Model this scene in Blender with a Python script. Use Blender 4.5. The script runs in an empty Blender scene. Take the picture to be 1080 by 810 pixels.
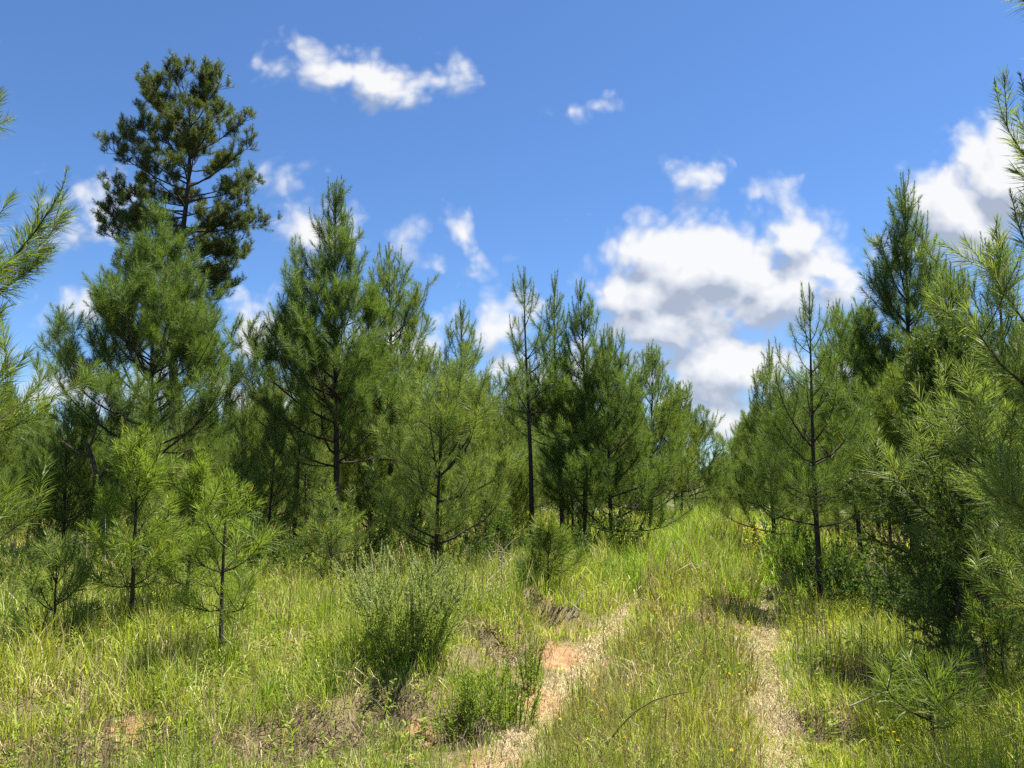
import bpy, math, random
import numpy as np
from mathutils import Vector

PI = math.pi
scene = bpy.context.scene
COL = scene.collection
EYE = 1.57
PITCH = math.radians(7.1)
FPX = 800.0                       # focal length in pixels of a 1080 px wide picture
VPA = math.radians(17.5)          # direction of the track, to the right of the camera's heading
RD = (math.sin(VPA), math.cos(VPA))
RL = (math.cos(VPA), -math.sin(VPA))


def ray(px, py):
    cx, cy = (px - 540) / FPX, (405 - py) / FPX
    cp, sp = math.cos(PITCH), math.sin(PITCH)
    return np.array((cx, cp - cy * sp, sp + cy * cp))


def at(px, py, d):
    r = ray(px, py)
    return r[0] / r[1] * d, EYE + r[2] / r[1] * d


def onground(px, py):
    r = ray(px, py)
    k = -EYE / r[2]
    return r[0] * k, r[1] * k


# ------------------------------------------------------------------ terrain
def vnoise(x, y, seed=0):
    x = np.asarray(x, float); y = np.asarray(y, float)
    xi = np.floor(x).astype(np.int64); yi = np.floor(y).astype(np.int64)
    fx = x - xi; fy = y - yi
    fx = fx * fx * (3 - 2 * fx); fy = fy * fy * (3 - 2 * fy)

    def h(a, b):
        n = (a * 374761393 + b * 668265263 + seed * 1442695041) & 0xFFFFFFFF
        n = ((n ^ (n >> 13)) * 1274126177) & 0xFFFFFFFF
        n = n ^ (n >> 16)
        return (n & 0xFFFF) / 65535.0
    return (h(xi, yi) * (1 - fx) + h(xi + 1, yi) * fx) * (1 - fy) + (h(xi, yi + 1) * (1 - fx) + h(xi + 1, yi + 1) * fx) * fy


def fbm(x, y, seed=0, octv=4):
    s = 0; a = 0.5
    for k in range(octv):
        s = s + a * vnoise(x * 2 ** k, y * 2 ** k, seed + k)
        a *= 0.5
    return s / (1 - 0.5 ** octv)


def sst(a, b, x):
    t = np.clip((x - a) / (b - a), 0, 1)
    return t * t * (3 - 2 * t)


HOLLOW = []
for px, py, rx, ry in ((318, 782, .34, .12), (135, 792, .30, .16), (60, 745, .2, .14), (402, 756, .16, .08), (470, 768, .2, .09), (905, 720, .2, .15), (870, 770, .16, .12), (20, 800, .25, .12), (520, 690, .3, .15)):
    gx, gy = onground(px, py)
    HOLLOW.append((gx, gy, rx * 1.25, ry * 1.5 + .12))


def hollow(x, y):
    b = np.zeros_like(x)
    for gx, gy, rx, ry in HOLLOW:
        b = np.maximum(b, np.exp(-(((x - gx) / rx) ** 2 + ((y - gy) / ry) ** 2) ** 2))
    return b


def road(x, y):
    return x * RL[0] + y * RL[1], x * RD[0] + y * RD[1]   # v across, s along


def track_v(s):
    """lateral place of the left and the right rut"""
    return -1.47 + 0.05 * np.sin(s * 0.5), 0.10 + 0.035 * np.sin(s * 0.55 + 1)


def height(x, y):
    v, s = road(x, y)
    z = 0.05 * (fbm(x * 0.5, y * 0.5, 3) - 0.5) + 0.05 * (fbm(x * 2.2, y * 2.2, 9) - 0.5)
    near = 1 - sst(25, 40, s)
    edge = -2.0 + 0.45 * (fbm(x * 0.9, y * 0.9, 5) - 0.5)
    z = z + 0.20 * sst(0, 0.35, edge - v) * near * sst(4.0, 5.5, s)
    z = z + 0.10 * sst(0.5, 1.6, v) * near
    lv, rv = track_v(s)
    z = z - 0.05 * np.exp(-((v - lv) / 0.22) ** 2) - 0.05 * np.exp(-((v - rv) / 0.2) ** 2)
    d = np.hypot(x, y)
    z = z + .24 * sst(0, .13, y - 8.15 - .08 * np.sin(x * 9)) * (1 - sst(.5, 1.6, y - 8.15)) * np.exp(-((x - .42) / .40) ** 4)
    z = z - .22 * hollow(x, y)
    z = z - 1.3 * sst(24, 60, s)
    z = z - 2.0 * sst(60, 140, d)
    return z


def hgt(x, y):
    return float(height(np.array([x]), np.array([y]))[0])


BARE = []      # x, y, radius along x, radius along y, strength
for px, py, rx, ry, w in ((590, 668, .26, .16, 1.1), (588, 690, 0.36, 0.50, 1.1), (568, 738, 0.26, 0.45, 1.0), (618, 700, 0.24, 0.35, 0.75), (530, 797, 0.30, 0.25, 0.9), (440, 762, 0.22, 0.2, 0.9),
                          (135, 765, 0.16, 0.2, 0.9), (505, 742, 0.25, 0.2, .6), (470, 778, .26, .16, .8)):
    gx, gy = onground(px, py)
    BARE.append((gx, gy, rx, ry, w))


def bare(x, y):
    b = np.zeros_like(x)
    for gx, gy, rx, ry, w in BARE:
        q = ((x - gx) / rx) ** 2 + ((y - gy) / ry) ** 2
        b = np.maximum(b, w * np.exp(-q))
    v, s = road(x, y)
    lv, rv = track_v(s)
    b = np.maximum(b, 0.32 * np.exp(-((v - lv) / 0.20) ** 2) * (1 - sst(9.5, 12, s)))
    n = fbm(x * 3.1, y * 3.1, 31)
    return np.clip(b * (0.55 + 0.9 * n), 0, 1)


def rut(x, y):
    v, s = road(x, y)
    lv, rv = track_v(s)
    n = 0.8 + 0.5 * (fbm(x * 2, y * 2, 77) - 0.5)
    r = np.exp(-((v - rv) / (0.155 * n)) ** 4) * (1 - .25 * sst(14, 26, s))
    l = np.exp(-((v - lv) / (0.15 * n)) ** 4) * (1 - sst(8.5, 11.5, s))
    return np.clip(r + l, 0, 1)


# ------------------------------------------------------------------ mesh helpers
def build_mesh(name, V, tri=None, quad=None, col=None, mat=None, smooth=False):
    me = bpy.data.meshes.new(name)
    V = np.asarray(V, np.float32)
    tri = np.zeros((0, 3), np.int32) if tri is None else np.asarray(tri, np.int32).reshape(-1, 3)
    quad = np.zeros((0, 4), np.int32) if quad is None else np.asarray(quad, np.int32).reshape(-1, 4)
    nt, nq = len(tri), len(quad)
    me.vertices.add(len(V)); me.vertices.foreach_set('co', V.ravel())
    me.loops.add(nt * 3 + nq * 4)
    me.loops.foreach_set('vertex_index', np.concatenate((tri.ravel(), quad.ravel())).astype(np.int32))
    me.polygons.add(nt + nq)
    st = np.concatenate((np.arange(nt) * 3, nt * 3 + np.arange(nq) * 4)).astype(np.int32)
    me.polygons.foreach_set('loop_start', st)
    if smooth:
        me.polygons.foreach_set('use_smooth', np.ones(nt + nq, bool))
    me.update(calc_edges=True)
    if col is not None:
        a = me.color_attributes.new('col', 'FLOAT_COLOR', 'POINT')
        c = np.ones((len(V), 4), np.float32); c[:, :3] = col
        a.data.foreach_set('color', c.ravel())
    if mat is not None:
        me.materials.append(mat)
    return me


def unit(a):
    return a / np.maximum(np.linalg.norm(a, axis=-1, keepdims=True), 1e-9)


def tubes(polys, sides=None):
    """polys: list of (points n x 3, r0, r1, sides) -> verts, quads"""
    groups = {}
    for p, r0, r1, sd in polys:
        groups.setdefault((len(p), sd), []).append((p, r0, r1))
    Vs, Qs, off = [], [], 0
    for (n, sd), L in groups.items():
        P = np.array([l[0] for l in L], float)
        t = np.linspace(0, 1, n)[None, :]
        R = np.array([l[1] for l in L])[:, None] * (1 - t) + np.array([l[2] for l in L])[:, None] * t
        T = unit(np.gradient(P, axis=1))
        M = unit(P[:, -1] - P[:, 0])
        ref = np.where(np.abs(M[:, 2:3]) > 0.8, np.array([[1., 0, 0]]), np.array([[0, 0, 1.]]))[:, None, :]
        A = unit(np.cross(T, np.broadcast_to(ref, T.shape)))
        B = np.cross(T, A)
        th = np.arange(sd) / sd * 2 * PI
        ring = P[:, :, None, :] + R[:, :, None, None] * (np.cos(th)[None, None, :, None] * A[:, :, None, :] + np.sin(th)[None, None, :, None] * B[:, :, None, :])
        K = len(L)
        idx = off + np.arange(K * n * sd).reshape(K, n, sd)
        a = idx[:, :-1, :]; b = np.roll(a, -1, axis=2); d = idx[:, 1:, :]; c = np.roll(d, -1, axis=2)
        Qs.append(np.stack((a, b, c, d), -1).reshape(-1, 4))
        Vs.append(ring.reshape(-1, 3)); off += K * n * sd
    return np.concatenate(Vs), np.concatenate(Qs)


def needles(rng, segs, per_m, width, two, pal, a0=56, a1=16, taper=0.45, droop=0.10, npal=None):
    """segs: rows p0(3) p1(3) tA tB length -> thin blades round every shoot.  pal: (young, old, rare) colours"""
    S = np.array(segs, float)
    p0, p1, tA, tB, NL = S[:, 0:3], S[:, 3:6], S[:, 6], S[:, 7], S[:, 8]
    ln = np.linalg.norm(p1 - p0, axis=1)
    cnt = np.maximum(1, (ln * per_m + rng.random(len(S))).astype(int))
    k = np.repeat(np.arange(len(S)), cnt)
    n = len(k)
    u = rng.random(n)
    t = tA[k] + (tB - tA)[k] * u
    pos = p0[k] + (p1 - p0)[k] * u[:, None]
    ax = unit((p1 - p0)[k])
    e = rng.normal(size=(n, 3)); e -= ax * np.sum(e * ax, 1, keepdims=True); e = unit(e)
    th = np.radians(a0 + (a1 - a0) * t ** 1.3 + rng.normal(0, 6, n))
    d = ax * np.cos(th)[:, None] + e * np.sin(th)[:, None]
    L = NL[k] * (1 - taper * t ** 2.2) * rng.uniform(0.7, 1.1, n)
    L = L * np.where(t < 0.2, 0.85, 1.0)
    side = unit(np.cross(d, rng.normal(size=(n, 3))))
    w = width * rng.uniform(0.75, 1.25, n) * 0.5
    tip = pos + d * L[:, None]; tip[:, 2] -= droop * L * rng.uniform(0.3, 1.6, n)
    # colours: per shoot and per needle
    sh = rng.random(len(S))[k]
    mixv = np.clip(0.55 * sh + 0.45 * rng.random(n) + 0.15 * (t - 0.5), 0, 1)[:, None]
    c = pal[0] * mixv + pal[1] * (1 - mixv)
    dead = rng.random(n) < (0.02 if len(pal) < 4 else pal[3])
    c[dead] = pal[2]
    if two:
        mid = pos + d * (0.55 * L)[:, None]; mid[:, 2] -= 0.2 * droop * L
        sw = side * w[:, None]
        V = np.stack((pos - sw * 0.7, pos + sw * 0.7, mid - sw, mid + sw, tip), 1).reshape(-1, 3)
        b = np.arange(n)[:, None] * 5
        quad = b + np.array([0, 1, 3, 2]); tri = b + np.array([2, 3, 4])
        return V, tri, quad, np.repeat(c, 5, 0)
    sw = side * w[:, None]
    V = np.stack((pos - sw, pos + sw, tip), 1).reshape(-1, 3)
    tri = np.arange(n * 3).reshape(-1, 3)
    return V, tri, None, np.repeat(c, 3, 0)


def poly(rng, p, az, e0, e1, L, n, wob=0.06, pw=1.2):
    out = [p]; st = L / (n - 1)
    x, y, z = p
    for i in range(n - 1):
        e = e0 + (e1 - e0) * ((i + 0.5) / (n - 1)) ** pw
        az += rng.gauss(0, wob); e += rng.gauss(0, wob)
        x += st * math.cos(e) * math.cos(az); y += st * math.cos(e) * math.sin(az); z += st * math.sin(e)
        out.append((x, y, z))
    return out


def seg_tail(pts, Ln, NL, segs):
    """needle carrying last Ln metres of a polyline"""
    n = len(pts)
    d = [math.dist(pts[i], pts[i + 1]) for i in range(n - 1)]
    tot = sum(d); s0 = max(0.0, tot - Ln); acc = 0
    span = max(tot - s0, 1e-6)
    for i in range(n - 1):
        a, b = acc, acc + d[i]
        acc = b
        if b <= s0 + 1e-6:
            continue
        f = max(0.0, (s0 - a) / d[i])
        p0 = tuple(pts[i][j] + (pts[i + 1][j] - pts[i][j]) * f for j in range(3))
        segs.append((*p0, *pts[i + 1], (max(a, s0) - s0) / span, (b - s0) / span, NL))


def side_dir(rng, t, ang, roll):
    """direction leaving tangent t by ang, in the side plane turned by roll"""
    h = (-t[1], t[0], 0.0); m = math.hypot(h[0], h[1])
    h = (1.0, 0, 0) if m < 1e-3 else (h[0] / m, h[1] / m, 0.0)
    nx, ny, nz = h[1] * t[2] - h[2] * t[1], h[2] * t[0] - h[0] * t[2], h[0] * t[1] - h[1] * t[0]
    if nz < 0:
        nx, ny, nz = -nx, -ny, -nz
    c, s = math.cos(roll), math.sin(roll)
    e = (c * h[0] + s * nx, c * h[1] + s * ny, c * h[2] + s * nz)
    ca, sa = math.cos(ang), math.sin(ang)
    d = (ca * t[0] + sa * e[0], ca * t[1] + sa * e[1], ca * t[2] + sa * e[2])
    return math.atan2(d[1], d[0]), math.asin(max(-1, min(1, d[2] / max(1e-9, math.sqrt(d[0] ** 2 + d[1] ** 2 + d[2] ** 2)))))


def A(*c):
    return np.array(c, float)


PINE = (A(0.216, 0.271, 0.042), A(0.095, 0.154, 0.032), A(.24, .14, .05))
PINE_D = (A(0.183, 0.251, 0.046), A(0.072, 0.133, 0.035), A(.20, .12, .05))
PINE_Y = (A(0.265, 0.336, 0.046), A(0.142, 0.215, 0.037), A(.30, .19, .06))
PINE_S = (A(0.253, 0.309, 0.072), A(0.119, 0.181, 0.049), A(.26, .17, .07))


def young_pine(seed, H, base, Lmax, NL=.21, per_m=360, width=.0043, two=False, pal=PINE, whorl=.30, dens=1.0, ter=True, sway=.10, top=1.0, up=1.0, dead=6, sub=.185, r=None, full=.8, cone=.85):
    """young loblolly pine: whorled ascending branches, shoots carrying long needles"""
    rng = random.Random(seed); nr = np.random.default_rng(seed)
    r0 = r or (.0085 * H + .008)
    tp = []; a = rng.uniform(0, 6.28); lean = rng.uniform(0, sway)
    for i in range(16):
        f = i / 15
        tp.append((sway * math.sin(a + 3.0 * f) * f * H * .18 + lean * f * H * .3 * math.cos(a), sway * math.cos(a * 2 + 2.3 * f) * f * H * .18, H * f))

    def trunk(z):
        f = min(max(z / H, 0), 1) * 15; i = min(int(f), 14); g = f - i
        return tuple(tp[i][j] * (1 - g) + tp[i + 1][j] * g for j in range(3))
    wood = [(tp, r0, .004, 8)]; segs = []
    zb = base * H
    z = zb
    while z < H - .58 * min(1, H / 3):
        rel = (z - zb) / (H - zb)
        k = rng.choice((3, 4, 4, 5)) if rng.random() < .75 else 2
        az0 = rng.uniform(0, 6.28)
        for i in range(k):
            az = az0 + i * 6.283 / k + rng.gauss(0, .25)
            L = Lmax * (1 - rel) ** cone * (full + (1 - full) * min(1, rel / .2)) * rng.uniform(.62, 1.15)
            L = max(L, (.34 + .16 * rng.random()) * min(1, H / 3.5))
            e0 = math.radians(8 + 56 * rel ** .85 + rng.gauss(0, 9))
            e1 = e0 + math.radians(28 + 10 * rng.random())
            e1 = min(e1 + math.radians(14 * up), math.radians(86))
            p = trunk(z + rng.uniform(-.05, .05))
            n = 7 if L > .5 else 5
            br = poly(rng, p, az, e0, e1, L, n, .05)
            wood.append((br, min(.010 * L + .003, r0 * .6), .0022, 5))
            seg_tail(br, min(.62, L * .78) * rng.uniform(.8, 1.1), NL * rng.uniform(.85, 1.1) * (1 - .38 * rel ** 2), segs)
            if rel > .25 and rng.random() < .8:
                cd_ = poly(rng, br[-1], az, max(e1, 1.25), 1.5, rng.uniform(.10, .24), 3, .03)
                wood.append((cd_, .0032, .002, 4)); seg_tail(cd_, 1, NL * .34, segs)
            ns = int(L / sub * dens * .72 * (1 - .45 * max(0, rel - .45) / .55) + rng.random())
            for j in range(ns):
                s = rng.uniform(.22, .93); f = s * (n - 1); q = min(int(f), n - 2); g = f - q
                bp = tuple(br[q][m] * (1 - g) + br[q + 1][m] * g for m in range(3))
                t = [br[q + 1][m] - br[q][m] for m in range(3)]; tl = math.sqrt(sum(c * c for c in t)); t = [c / tl for c in t]
                roll = rng.gauss(.35, .5) if rng.random() < .5 else PI - rng.gauss(.35, .5)
                a2, el = side_dir(rng, t, math.radians(rng.uniform(35, 62)), roll)
                L2 = min(1.0, max(.20 + .10 * up * min(1, L), L * (.22 + .46 * (1 - s)) * rng.uniform(.7, 1.2)))
                e2 = el + (1.38 - el) * (.30 + .38 * up)
                sb = poly(rng, bp, a2, el, min(e2, 1.5), L2, 6, .06)
                wood.append((sb, .0032 + .002 * L2, .0018, 4))
                seg_tail(sb, min(.48, L2 * .92), NL * rng.uniform(.8, 1.08) * (1 - .35 * rel ** 2), segs)
                if ter and L2 > .30:
                    for m in range(int(L2 / .21 * dens)):
                        s3 = rng.uniform(.3, .9); f3 = s3 * 5; q3 = min(int(f3), 4); g3 = f3 - q3
                        cp = tuple(sb[q3][w] * (1 - g3) + sb[q3 + 1][w] * g3 for w in range(3))
                        t3 = [sb[q3 + 1][w] - sb[q3][w] for w in range(3)]; l3 = math.sqrt(sum(c * c for c in t3)); t3 = [c / l3 for c in t3]
                        a3, e3 = side_dir(rng, t3, math.radians(rng.uniform(35, 60)), rng.uniform(-.3, PI + .3))
                        L3 = rng.uniform(.16, .34)
                        tb = poly(rng, cp, a3, e3, min(e3 + (1.35 - e3) * .5, 1.45), L3, 4, .05)
                        wood.append((tb, .0024, .0014, 3))
                        seg_tail(tb, L3, NL * rng.uniform(.75, 1.0), segs)
        z += whorl * (1 - .10 * rel) * rng.uniform(.7, 1.25) * (.5 if rng.random() < .25 else 1)
    # leader and candles
    seg_tail(tp, min(.85, H * .17), NL * .45, segs)
    tip = tp[-1]
    for i in range(int(6 * top)):
        zz = H - rng.uniform(.28, .62) * min(1, H / 3); p = trunk(zz)
        L = rng.uniform(.24, .46) * min(1, H / 3)
        c = poly(rng, p, rng.uniform(0, 6.28), math.radians(rng.uniform(58, 74)), math.radians(86), L, 5, .04)
        wood.append((c, .004, .002, 4)); seg_tail(c, L, NL * .5, segs)
    for i in range(dead):
        zz = rng.uniform(.10, max(base, .18)) * H; p = trunk(zz)
        wood.append((poly(rng, p, rng.uniform(0, 6.28), rng.uniform(-.3, .5), rng.uniform(-.3, .6), rng.uniform(.2, .5) * Lmax, 5, .16), .005, .0015, 4))
    return wood, needles(nr, segs, per_m, width, two, pal)


def tall_pine(seed, H):
    """mature pine, open crown of flat foliage plates round a straight stem"""
    rng = random.Random(seed); nr = np.random.default_rng(seed)
    tp = [(0.12 * math.sin(i * .5), .1 * math.cos(i * .43), H * i / 19) for i in range(20)]

    def trunk(z):
        f = min(max(z / H, 0), 1) * 19; i = min(int(f), 18); g = f - i
        return tuple(tp[i][j] * (1 - g) + tp[i + 1][j] * g for j in range(3))
    wood = [(tp, .24, .03, 9)]; segs = []
    z = H * .47
    plan = []
    while z < H - .25:
        rel = (z - H * .47) / (H * .53)
        for i in range(rng.choice((2, 3, 3, 4))):
            plan.append((z + rng.uniform(-.15, .15), rel, rng.uniform(0, 6.28)))
        z += .33 * rng.uniform(.7, 1.3)
    # the long arms one can see: low right, left arms
    for zz, az, L in ((.50 * H, .1, 2.3), (.53 * H, .3, 2.2), (.62 * H, 3.2, 3.2), (.71 * H, 3.0, 3.5), (.70 * H, 3.3, 3.2), (.73 * H, -.1, 2.9), (.66 * H, .2, 3.3), (.58 * H, -.2, 3.0), (.60 * H, .3, 3.2)):
        plan.append((zz, -L, az))
    for zz, rel, az in plan:
        if rel < 0:
            L = -rel; rel = .4
        else:
            env = 3.3 * (1 - abs(rel - .42) ** 1.6 * 1.5) if rel < .42 else 3.3 * math.sqrt(max(0, 1 - ((rel - .42) / .62) ** 2))
            L = max(.6, env * rng.uniform(.72, 1.06))
            if rel < .18:
                if rng.random() < .45:
                    continue
        e0 = math.radians(-8 + 40 * rel + rng.gauss(0, 9)); e1 = e0 + math.radians(22)
        br = poly(rng, trunk(zz), az, e0, e1, L, 9, .09)
        wood.append((br, .012 * L + .006, .005, 5))
        for j in range(int(L * 6.2) + 2):
            s = rng.uniform(.30, 1.0) ** .75; f = s * 8; q = min(int(f), 7); g = f - q
            bp = tuple(br[q][m] * (1 - g) + br[q + 1][m] * g for m in range(3))
            t = [br[q + 1][m] - br[q][m] for m in range(3)]; tl = math.sqrt(sum(c * c for c in t)); t = [c / tl for c in t]
            a2, el = side_dir(rng, t, math.radians(rng.uniform(25, 70)), rng.choice((rng.gauss(.3, .5), PI - rng.gauss(.3, .5))))
            L2 = rng.uniform(.3, .85) * min(1, L / 1.6)
            sb = poly(rng, bp, a2, el, el + .5, L2, 5, .12)
            wood.append((sb, .012, .004, 4)); seg_tail(sb, .24, .19, segs)
            for m in range(rng.choice((3, 4, 5))):
                q3 = rng.choice((2, 3, 3)); cp = sb[q3]
                t3 = [sb[q3 + 1][w] - sb[q3][w] for w in range(3)]; l3 = math.sqrt(sum(c * c for c in t3)); t3 = [c / l3 for c in t3]
                a3, e3 = side_dir(rng, t3, math.radians(rng.uniform(30, 65)), rng.uniform(-.4, PI + .4))
                tb = poly(rng, cp, a3, e3, e3 + .5, rng.uniform(.2, .4), 4, .1)
                wood.append((tb, .007, .003, 3)); seg_tail(tb, .24, .17, segs)
    return wood, needles(nr, segs, 260, .010, False, (A(.125, .155, .038), A(.060, .090, .028), A(.16, .11, .05)), a0=88, a1=34, taper=.25, droop=.05)


def cedar(seed, H, R):
    """red cedar: dense fine sprays on ascending branches"""
    rng = random.Random(seed); nr = np.random.default_rng(seed)
    tp = [(.04 * math.sin(i), .04 * math.cos(i * 1.3), H * i / 11) for i in range(12)]
    wood = [(tp, .035, .004, 7)]; segs = []
    for i in range(int(95 * H / 2.8)):
        f = rng.uniform(.09, .97); rel = f
        az = rng.uniform(0, 6.28); L = R * (1 - rel) ** .6 * (.55 + .45 * min(1, rel / .25)) * rng.uniform(.6, 1.2) + .12
        e0 = math.radians(18 + 40 * rel + rng.gauss(0, 10))
        z = f * 11; q = min(int(z), 10); g = z - q
        p = tuple(tp[q][m] * (1 - g) + tp[q + 1][m] * g for m in range(3))
        br = poly(rng, p, az, e0, e0 + .45, L, 6, .09); wood.append((br, .004 + .006 * L, .0015, 4))
        seg_tail(br, L * .5, .030, segs)
        for j in range(int(L / .045)):
            s = rng.uniform(.2, .97); f2 = s * 5; q = min(int(f2), 4); g = f2 - q
            bp = tuple(br[q][m] * (1 - g) + br[q + 1][m] * g for m in range(3))
            t = [br[q + 1][m] - br[q][m] for m in range(3)]; tl = math.sqrt(sum(c * c for c in t)); t = [c / tl for c in t]
            a2, el = side_dir(rng, t, math.radians(rng.uniform(25, 65)), rng.uniform(0, 6.28))
            L2 = rng.uniform(.10, .30)
            sb = poly(rng, bp, a2, el, el + .4, L2, 4, .1); wood.append((sb, .0022, .001, 3)); seg_tail(sb, L2, .030, segs)
            for m in range(4):
                q3 = rng.choice((1, 2, 2)); cp = sb[q3]
                t3 = [sb[q3 + 1][w] - sb[q3][w] for w in range(3)]; l3 = math.sqrt(sum(c * c for c in t3)); t3 = [c / l3 for c in t3]
                a3, e3 = side_dir(rng, t3, math.radians(rng.uniform(30, 60)), rng.uniform(0, 6.28))
                L3 = rng.uniform(.05, .13)
                seg_tail(poly(rng, cp, a3, e3, e3 + .2, L3, 3, .05), L3, .026, segs)
    return wood, needles(nr, segs, 300, .007, False, (A(.165, .225, .042), A(.085, .135, .030), A(.16, .12, .05)), a0=48, a1=25, taper=.3, droop=0)


def stems_plant(seed, n, H, R, leaf, lw, pal, tipcol=None, per_m=110, lean=.5, branchy=2):
    """many stems from one root, small narrow leaves all the way up"""
    rng = random.Random(seed); nr = np.random.default_rng(seed)
    wood, segs, tips = [], [], []
    for i in range(n):
        az = rng.uniform(0, 6.28); rr = R * .35 * math.sqrt(rng.random())
        L = H * rng.uniform(.45, 1.1); ln = lean * math.sqrt(rng.random())
        p = (rr * math.cos(az), rr * math.sin(az), -.02)
        st = poly(rng, p, az + rng.gauss(0, .3), PI / 2 - ln * .7, PI / 2 - ln * rng.uniform(.6, 1.4), L, 8, .06)
        wood.append((st, .0035, .0012, 4)); seg_tail(st, L * .82, leaf, segs)
        for j in range(branchy):
            q = rng.choice((3, 4, 5, 6)); t = [st[q + 1][w] - st[q][w] for w in range(3)]; l = math.sqrt(sum(c * c for c in t)); t = [c / l for c in t]
            a2, el = side_dir(rng, t, math.radians(rng.uniform(20, 45)), rng.uniform(0, 6.28))
            L2 = L * rng.uniform(.15, .32)
            sb = poly(rng, st[q], a2, el, min(el + .4, 1.5), L2, 5, .06); wood.append((sb, .002, .001, 3)); seg_tail(sb, L2, leaf * .8, segs)
            tips.append(sb)
        tips.append(st)
    N = needles(nr, segs, per_m, lw, True, pal, a0=60, a1=25, taper=.4, droop=.1)
    extra = None
    if tipcol is not None:
        s2 = []
        for t in tips:
            if rng.random() < .7 and t[-1][2] > H * .6:
                seg_tail(t, .19, .024, s2)
        extra = needles(nr, s2, 420, .006, False, tipcol, a0=45, a1=20, taper=.2, droop=0)
    return wood, N, extra


# ------------------------------------------------------------------ materials
def nodes(name):
    m = bpy.data.materials.new(name); m.use_nodes = True
    nt = m.node_tree; nt.nodes.clear()
    return m, nt, nt.nodes, nt.links


def leaf_mat(name, rough=.42, spec=.45, trans=.35, tint=(1.15, 1.2, .55)):
    m, nt, N, K = nodes(name)
    out = N.new('ShaderNodeOutputMaterial'); at_ = N.new('ShaderNodeAttribute'); at_.attribute_name = 'col'
    bs = N.new('ShaderNodeBsdfPrincipled'); bs.inputs['Roughness'].default_value = rough; bs.inputs['Specular IOR Level'].default_value = spec
    tr = N.new('ShaderNodeBsdfTranslucent'); mx = N.new('ShaderNodeMixShader'); mx.inputs[0].default_value = trans
    mul = N.new('ShaderNodeMix'); mul.data_type = 'RGBA'; mul.blend_type = 'MULTIPLY'; mul.inputs[0].default_value = 1
    mul.inputs[7].default_value = (*tint, 1)
    K.new(at_.outputs['Color'], bs.inputs['Base Color']); K.new(at_.outputs['Color'], mul.inputs[6]); K.new(mul.outputs[2], tr.inputs['Color'])
    K.new(bs.outputs[0], mx.inputs[1]); K.new(tr.outputs[0], mx.inputs[2]); K.new(mx.outputs[0], out.inputs[0])
    return m


def bark_mat(name, c1, c2, sc=40):
    m, nt, N, K = nodes(name)
    out = N.new('ShaderNodeOutputMaterial'); bs = N.new('ShaderNodeBsdfPrincipled'); bs.inputs['Roughness'].default_value = .9; bs.inputs['Specular IOR Level'].default_value = .15
    tc = N.new('ShaderNodeTexCoord'); mp = N.new('ShaderNodeMapping'); mp.inputs['Scale'].default_value = (1, 1, .35)
    vo = N.new('ShaderNodeTexNoise'); vo.inputs['Scale'].default_value = sc; vo.inputs['Detail'].default_value = 5
    rp = N.new('ShaderNodeValToRGB'); rp.color_ramp.elements[0].position = .35; rp.color_ramp.elements[1].position = .68
    rp.color_ramp.elements[0].color = (*c1, 1); rp.color_ramp.elements[1].color = (*c2, 1)
    bp = N.new('ShaderNodeBump'); bp.inputs['Strength'].default_value = .6; bp.inputs['Distance'].default_value = .01
    K.new(tc.outputs['Object'], mp.inputs[0]); K.new(mp.outputs[0], vo.inputs['Vector']); K.new(vo.outputs['Fac'], rp.inputs[0]); K.new(rp.outputs[0], bs.inputs['Base Color'])
    K.new(vo.outputs['Fac'], bp.inputs['Height']); K.new(bp.outputs[0], bs.inputs['Normal']); K.new(bs.outputs[0], out.inputs[0])
    return m


M_NEEDLE = leaf_mat('pine_needles', .48, .35, .48)
M_CEDAR = leaf_mat('cedar_scales', .5, .3, .25)
M_LEAF = leaf_mat('plant_leaves', .6, .18, .42)
M_GRASS = leaf_mat('grass_blades', .5, .3, .42, (1.12, 1.15, .6))
M_STRAW = leaf_mat('dry_stalks', .7, .2, .2, (1.05, 1, .8))
M_BARK = bark_mat('pine_bark', (.026, .021, .018), (.085, .066, .052))
M_TWIG = bark_mat('weathered_twigs', (.20, .18, .15), (.42, .38, .32), 60)
M_STEM = bark_mat('green_stems', (.07, .07, .03), (.14, .13, .06), 60)


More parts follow.
